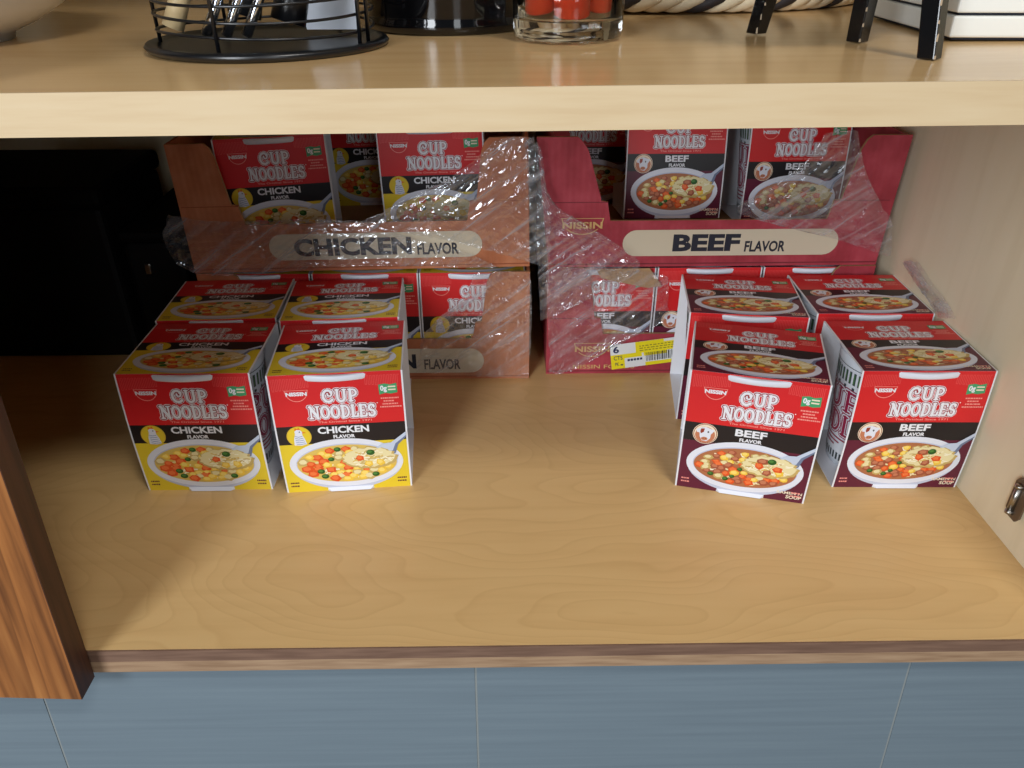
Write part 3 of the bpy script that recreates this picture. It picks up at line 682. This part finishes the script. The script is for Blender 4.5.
film(m, [A(yb-.004, (524, 138), (531, 136), (538, 142)), A(yb-.004, (528, 185), (540, 188), (552, 200)), A(yb-.006, (530, 222), (556, 218), (592, 228)), A(yb-.006, (536, 248), (580, 246), (628, 252)), A(yb-.006, (538, 276), (575, 276), (636, 272)), A(yb-.004, (540, 320), (550, 318), (562, 312))], 3, .0035, 34, 56, (1.2, 1.0), 110)
o = m.build('plastic_film', fix=False); tag(o, 'crumpled clear shrink film bunched between the orange and maroon cases', 'plastic film', 'torn shrink film')
m = MB()
film(m, [A(yb, (826, 133), (845, 130), (858, 130)), A(yb, (802, 165), (836, 162), (866, 172)), A(yb, (752, 196), (806, 198), (884, 208)), A(yb, (738, 212), (800, 222), (893, 224)), A(yb+.003, (790, 228), (845, 242), (890, 258))], 4, .0013, 40, 44, (1.5, .5))
o = m.build('plastic_film', fix=False); tag(o, 'clear torn shrink film over the right end of the upper maroon BEEF case', 'plastic film', 'torn shrink film')
m = MB()
film(m, [[(.4655, .326, .132), (.4648, .314, .1388), (.4660, .300, .1423)], [(.4660, .2974, .1241), (.4645, .2845, .1316), (.4660, .270, .1351)], [(.4660, .2698, .119), (.4645, .2565, .127), (.4660, .2425, .1297)], [(.4660, .2465, .1131), (.4650, .2358, .1181), (.4660, .2242, .1238)]], 5, .0022, 18, 40, (1, 1.5), 120)
film(m, [[(.4640, .324, .133), (.4635, .316, .1375), (.4645, .304, .1400)], [(.4640, .294, .1255), (.4630, .286, .1300), (.4640, .274, .1330)], [(.4640, .266, .120), (.4630, .258, .126), (.4640, .247, .1280)], [(.4640, .247, .1140), (.4635, .238, .1180), (.4640, .228, .1220)]], 15, .0022, 18, 40, (1, 1.5), 140)
o = m.build('plastic_film', fix=False); tag(o, 'narrow wrinkled strip of clear film hanging beside the right side panel', 'plastic film', 'torn shrink film')
m = MB(); y2 = YC_C-.005
film(m, [A(y2, (474, 273), (500, 271), (530, 272)), A(y2, (462, 298), (500, 300), (532, 300)), A(y2, (425, 332), (490, 340), (531, 340)), A(y2, (416, 372), (480, 376), (528, 379))], 6, .002, 34, 40, (1.3, .8))
o = m.build('plastic_film', fix=False); tag(o, 'clear shrink film clinging to the lower orange case', 'plastic film', 'torn shrink film')
m = MB(); y3 = YC_B-.005
film(m, [A(y3, (547, 268), (590, 268), (640, 270), (668, 276)), A(y3, (547, 300), (590, 300), (640, 300), (668, 302)), A(y3, (548, 330), (590, 332), (640, 318), (662, 322)), A(y3, (549, 374), (566, 372), (590, 362), (604, 350))], 7, .002, 50, 40, (1.3, .8))
o = m.build('plastic_film', fix=False); tag(o, 'clear shrink film clinging to the left front of the lower maroon case', 'plastic film', 'torn shrink film')

# ------------------------------------------------------------------ dark objects at the back left of the lower compartment
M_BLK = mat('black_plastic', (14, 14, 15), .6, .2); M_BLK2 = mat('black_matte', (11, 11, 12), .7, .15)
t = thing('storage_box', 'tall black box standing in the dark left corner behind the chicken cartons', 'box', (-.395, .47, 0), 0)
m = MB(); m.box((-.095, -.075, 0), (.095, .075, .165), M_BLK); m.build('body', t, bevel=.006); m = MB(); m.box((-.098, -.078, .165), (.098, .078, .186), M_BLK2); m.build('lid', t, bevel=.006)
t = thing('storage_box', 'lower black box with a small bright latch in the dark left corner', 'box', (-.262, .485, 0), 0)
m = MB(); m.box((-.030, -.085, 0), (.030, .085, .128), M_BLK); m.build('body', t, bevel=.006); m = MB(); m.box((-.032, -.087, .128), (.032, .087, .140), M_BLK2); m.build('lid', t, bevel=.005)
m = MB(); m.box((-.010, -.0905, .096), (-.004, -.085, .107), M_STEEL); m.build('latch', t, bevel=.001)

# ------------------------------------------------------------------ things on the shelf
M_CER = mat('white_ceramic', (230, 234, 240), .3, .4)
m = MB(); m.lathe([(0, .003), (.034, .003), (.038, 0), (.042, 0), (.043, .004), (.056, .009), (.074, .019), (.092, .036), (.106, .058), (.115, .084), (.118, .088), (.114, .088), (.102, .060), (.088, .041), (.070, .025), (.050, .014), (0, .011)], M_CER, 64)
tag(m.build('bowl', None, (-.254, .178, ZS(-.254))), 'large white ceramic bowl on the shelf at far left', 'bowl')
# wire caddy
M_WIRE = mat('black_wire', (16, 18, 22), .3, .6)
CX, CY = -.0385, .1370; Z = ZS(CX)
t = thing('wire_caddy', 'round black wire caddy holding utensils on the shelf', 'utensil caddy', (CX, CY, Z))
m = MB(); m.lathe([(0, .001), (.060, .001), (.064, 0), (.0660, .0008), (.0672, .0026), (.0660, .0042), (.0630, .0048), (.0610, .0034), (.056, .0026), (0, .0024)], M_WIRE, 72); m.build('base_plate', t)
m = MB()
for k in range(10):
    z = .0105+k*.0078; r = .0588+.0002*k
    m.tube([(r*math.cos(2*PI*i/56), r*math.sin(2*PI*i/56), z+.0010*math.sin(4*PI*i/56+k)) for i in range(56)], .0008, M_WIRE, 6, True)
m.build('wire_rings', t)
for a_ in (-174, -100, -24, -15, 60, 130):
    m = MB(); c_, s_ = math.cos(R(a_)), math.sin(R(a_)); m.tube([(.0602*c_, .0602*s_, .003), (.0618*c_, .0618*s_, .084)], .0011, M_WIRE, 8); m.build('upright', t)
M_BAMBOO = mat('bamboo', (206, 182, 138), .5); M_CHROME = mat('chrome', (206, 212, 222), .14, .5, 1.0); M_NYLON = mat('black_nylon', (14, 15, 18), .28)
def utensil(name, label, p0, p1, r, mt, head=None, group='utensils in the wire caddy', cat='utensil'):
    t = thing(name, label, cat, (CX, CY, Z), 0, group)
    d = Vector(p1)-Vector(p0); q = [Vector(p0)+d*(i/8) for i in range(9)]
    m = MB(); m.tube(q, [r*(.75+.5*abs(i/8-.5)) for i in range(9)], mt, 10); m.build('handle', t)
    if head:
        hr, hl, hm = head; m = MB(); m.lathe([(0, -hl), (hr*.6, -hl*.75), (hr, -hl*.1), (hr*.8, hl*.55), (r*.9, hl), (0, hl*1.02)], hm, 20, fn=lambda x, y: (x, y*.35))
        o = m.build('head', t); o.location = Vector(p1)+d.normalized()*hl*.9; o.rotation_euler = (-d).to_track_quat('Z', 'Y').to_euler()
    return t
utensil('wooden_spoon', 'pale bamboo spoon leaning right across the left of the wire caddy', (-.046, -.020, .012), (-.006, -.012, .100), .0058, M_BAMBOO, (.020, .030, M_BAMBOO))
utensil('wooden_spatula', 'pale wooden spatula behind the bamboo spoon in the wire caddy', (-.053, .004, .014), (-.018, .012, .110), .0056, M_BAMBOO, (.020, .032, M_BAMBOO))
utensil('black_ladle', 'thick black ladle leaning behind the steel spoons in the wire caddy', (-.018, .018, .014), (.008, .036, .105), .0095, M_NYLON, (.028, .035, M_NYLON))
utensil('black_turner', 'black nylon turner leaning right, nearest the pale scraper in the wire caddy', (.016, -.018, .014), (.042, .000, .105), .0095, M_NYLON, (.026, .036, M_NYLON))
for k in range(3):
    dx = -.022+.0105*k
    utensil('steel_spoon', ['shiny steel spoon nearest the bamboo handles in the wire caddy', 'shiny steel spoon, middle of three side by side in the wire caddy', 'shiny steel spoon closest to the black turner in the wire caddy'][k], (dx, -.040, .010), (dx+.048, -.040, .096), .0028, M_CHROME, (.0045, .020, M_CHROME))
t = thing('white_scraper', 'broad pale scraper at the right inside the wire caddy', 'utensil', (CX, CY, Z), 0, 'utensils in the wire caddy')
m = MB(); m.prism([(.016, .006), (.046, .006), (.050, .075), (.012, .075)], .024, .029, mat('pale_silicone', (206, 214, 226), .4)); m.build('blade', t, bevel=.0015)
m = MB(); m.tube([(.034, .0265, .075), (.036, .028, .150)], .005, M_NYLON, 10); m.build('handle', t)
# black pot
M_POT = mat('black_enamel', (8, 8, 10), .06, .6)
t = thing('pot', 'glossy black round pot on the shelf behind the glass mug', 'pot', (.0585, .2270, ZS(.0585)))
m = MB(); m.lathe([(0, .002), (.050, .002), (.0520, 0), (.0550, .001), (.0553, .006), (.0540, .008), (.0545, .010), (.0545, .105), (.0560, .108), (.0560, .111), (.052, .111), (.0515, .106), (.0515, .010), (0, .009)], M_POT, 72); m.build('body', t)
m = MB(); m.lathe([(.0515, .106), (.0560, .1112), (.050, .117), (.025, .124), (.004, .126), (.004, .134), (.010, .138), (.010, .144), (0, .146)], M_POT, 48); m.build('lid', t)
# glass mug with red-orange contents
mg_ = mat('clear_glass', (245, 250, 252), .03, .5, 0.0, **{'Transmission Weight': 1.0, 'IOR': 1.45})
t = thing('glass_mug', 'clear glass mug with a thick base on the shelf, holding red-orange sticks', 'glass', (.1325, .1555, ZS(.1325)))
m = MB(); m.lathe([(0, .0005), (.029, .0005), (.0315, .002), (.0322, .006), (.0338, .100), (.0328, .101), (.0312, .098), (.0298, .0135), (.027, .0110), (0, .0105)], mg_, 64); m.build('body', t)
m = MB(); m.tube([(-.0310, -.004, .026), (-.036, -.005, .028), (-.046, -.006, .040), (-.049, -.006, .056), (-.046, -.006, .074), (-.036, -.005, .086), (-.0320, -.004, .087)], .0040, mg_, 12); m.build('handle', t)
M_ORG = mat('red_orange_wax', (226, 62, 26), .35, .5, 0, **{'Subsurface Weight': .15})
for k, (x, y) in enumerate([(-.0172, -.0060), (.0008, -.0180), (.0176, -.0052), (.0105, .0150), (-.0105, .0150)]):
    m = MB(); rr = .0101
    m.lathe([(0, 0), (rr*.8, 0), (rr, .0015), (rr, .080), (rr*.7, .084), (0, .085)], M_ORG, 20)
    tag(m.build('orange_stick', None, (.1325+x, .1555+y, ZS(.1325)+.0112)), ['red-orange stick in the glass mug, leftmost at the front', 'red-orange stick at the front centre of the glass mug', 'red-orange stick in the glass mug, rightmost at the front', 'red-orange stick at the back right inside the glass mug', 'red-orange stick at the back left inside the glass mug'][k], 'stick', 'red-orange sticks in the glass mug')
# woven basket
M_STRAW = mat('cream_straw', (206, 190, 160), .7); M_BSTR = mat('black_straw', (34, 28, 30), .7)
t = thing('woven_basket', 'oval basket woven from cream and black straw at the back of the shelf', 'basket', (.234, .405, ZS(.234)))
RX, RY = .170, .130
m = MB(); m.lathe([(0, .002), (.92, .002), (.95, .006), (.92, .010), (0, .010)], M_STRAW, 64, fn=lambda x, y: (x*RX, y*RY)); m.build('base', t)
for lev in range(6):
    m = MB(); z = .010+lev*.0155; kx, ky = RX-.010+.003*lev, RY-.010+.003*lev
    for s_ in range(4):
        n = 260; pts = []
        for i in range(n):
            a_ = 2*PI*i/n; ph = a_*17+s_*PI/2+lev*.7
            r_ = .0052*math.cos(ph); pts.append(((kx+r_)*math.cos(a_), (ky+r_)*math.sin(a_), z+.0046*math.sin(ph)))
        m.tube(pts, .0048, M_BSTR if s_ == lev % 4 else M_STRAW, 7, True)
    m.build('braid', t)
# three legged black stand
M_LEG = mat('black_lacquer', (12, 12, 14), .18, .6); M_CHIP = mat('worn_wood', (170, 150, 124), .7)
t = thing('black_stand', 'black lacquered stand on slim worn square legs at the right of the shelf', 'stand', (.280, .118, ZS(.28)))
legs = [((-.0327, .0455), (-.022, .030), 30), ((.0125, .0055), (.014, .007), 34), ((.0225, -.0580), (.0170, -.040), 40)]
for (bx, by), (tx, ty), ro in legs:
    m = MB(); h = .0043; hh = .092
    def cs(x, y, z, k): return [(x+k*(a*math.cos(R(ro))-b*math.sin(R(ro))), y+k*(a*math.sin(R(ro))+b*math.cos(R(ro))), z) for a, b in ((-h, -h), (h, -h), (h, h), (-h, h))]
    m.add(cs(bx, by, 0.0003, 1)+cs(tx, ty, hh, 1.25), [(3, 2, 1, 0), (4, 5, 6, 7), (0, 1, 5, 4), (1, 2, 6, 5), (2, 3, 7, 6), (3, 0, 4, 7)], M_LEG)
    l_ = m.build('leg', t, bevel=.0006)
    m = MB(); c0 = cs(bx, by, .0006, 1.02); rng = random.Random(int(bx*1e4))
    for k in range(9):
        f = k/9*.75; px, py = c0[0][0]+(tx-bx)*f, c0[0][1]+(ty-by)*f; zz = .0008+f*hh
        w = rng.uniform(.0002, .0006); hgt = rng.uniform(.0012, .004)
        m.add([(px-w, py-.0003, zz), (px+w, py-.0003, zz), (px+w*.5, py-.0003, zz+hgt), (px-w, py-.0003, zz+hgt*.8)], [(0, 1, 2, 3)], M_CHIP)
    o = m.build('worn_edge', l_, fix=False); o['label'] = 'pale chipped wood along the leg edge'
m = MB(); m.lathe([(0, .092), (.062, .092), (.070, .096), (.072, .104), (.068, .104), (.064, .099), (0, .098)], M_LEG, 48, fn=lambda x, y: (x, y*1.15)); m.build('top', t)
# stack of white slabs
M_SLAB = mat('white_board_edge', (222, 224, 220), .6); M_SLABD = mat('dark_gap', (30, 34, 46), .8)  # the dark layer draws the dark gap between two boards
for k in range(6):
    t = thing('white_board', ['bottom', 'second from bottom', 'third from bottom', 'fourth from bottom', 'second from top', 'topmost'][k]+' thick white board in the stack at the right end of the shelf', 'board', (.3960, .1830, ZS(.40)+.0004+k*.0125), R(-3.5+(k % 3)*.5), 'white boards stacked on the shelf')
    m = MB(); m.box((-.050, -.066, .0012), (.050, .066, .0122), M_SLAB); m.build('slab', t, bevel=.0012)
    m = MB(); m.box((-.0475, -.0635, 0), (.0475, .0635, .0013), M_SLABD); o = m.build('dark_gap_layer', t); o['label'] = 'thin dark layer under the white slab'
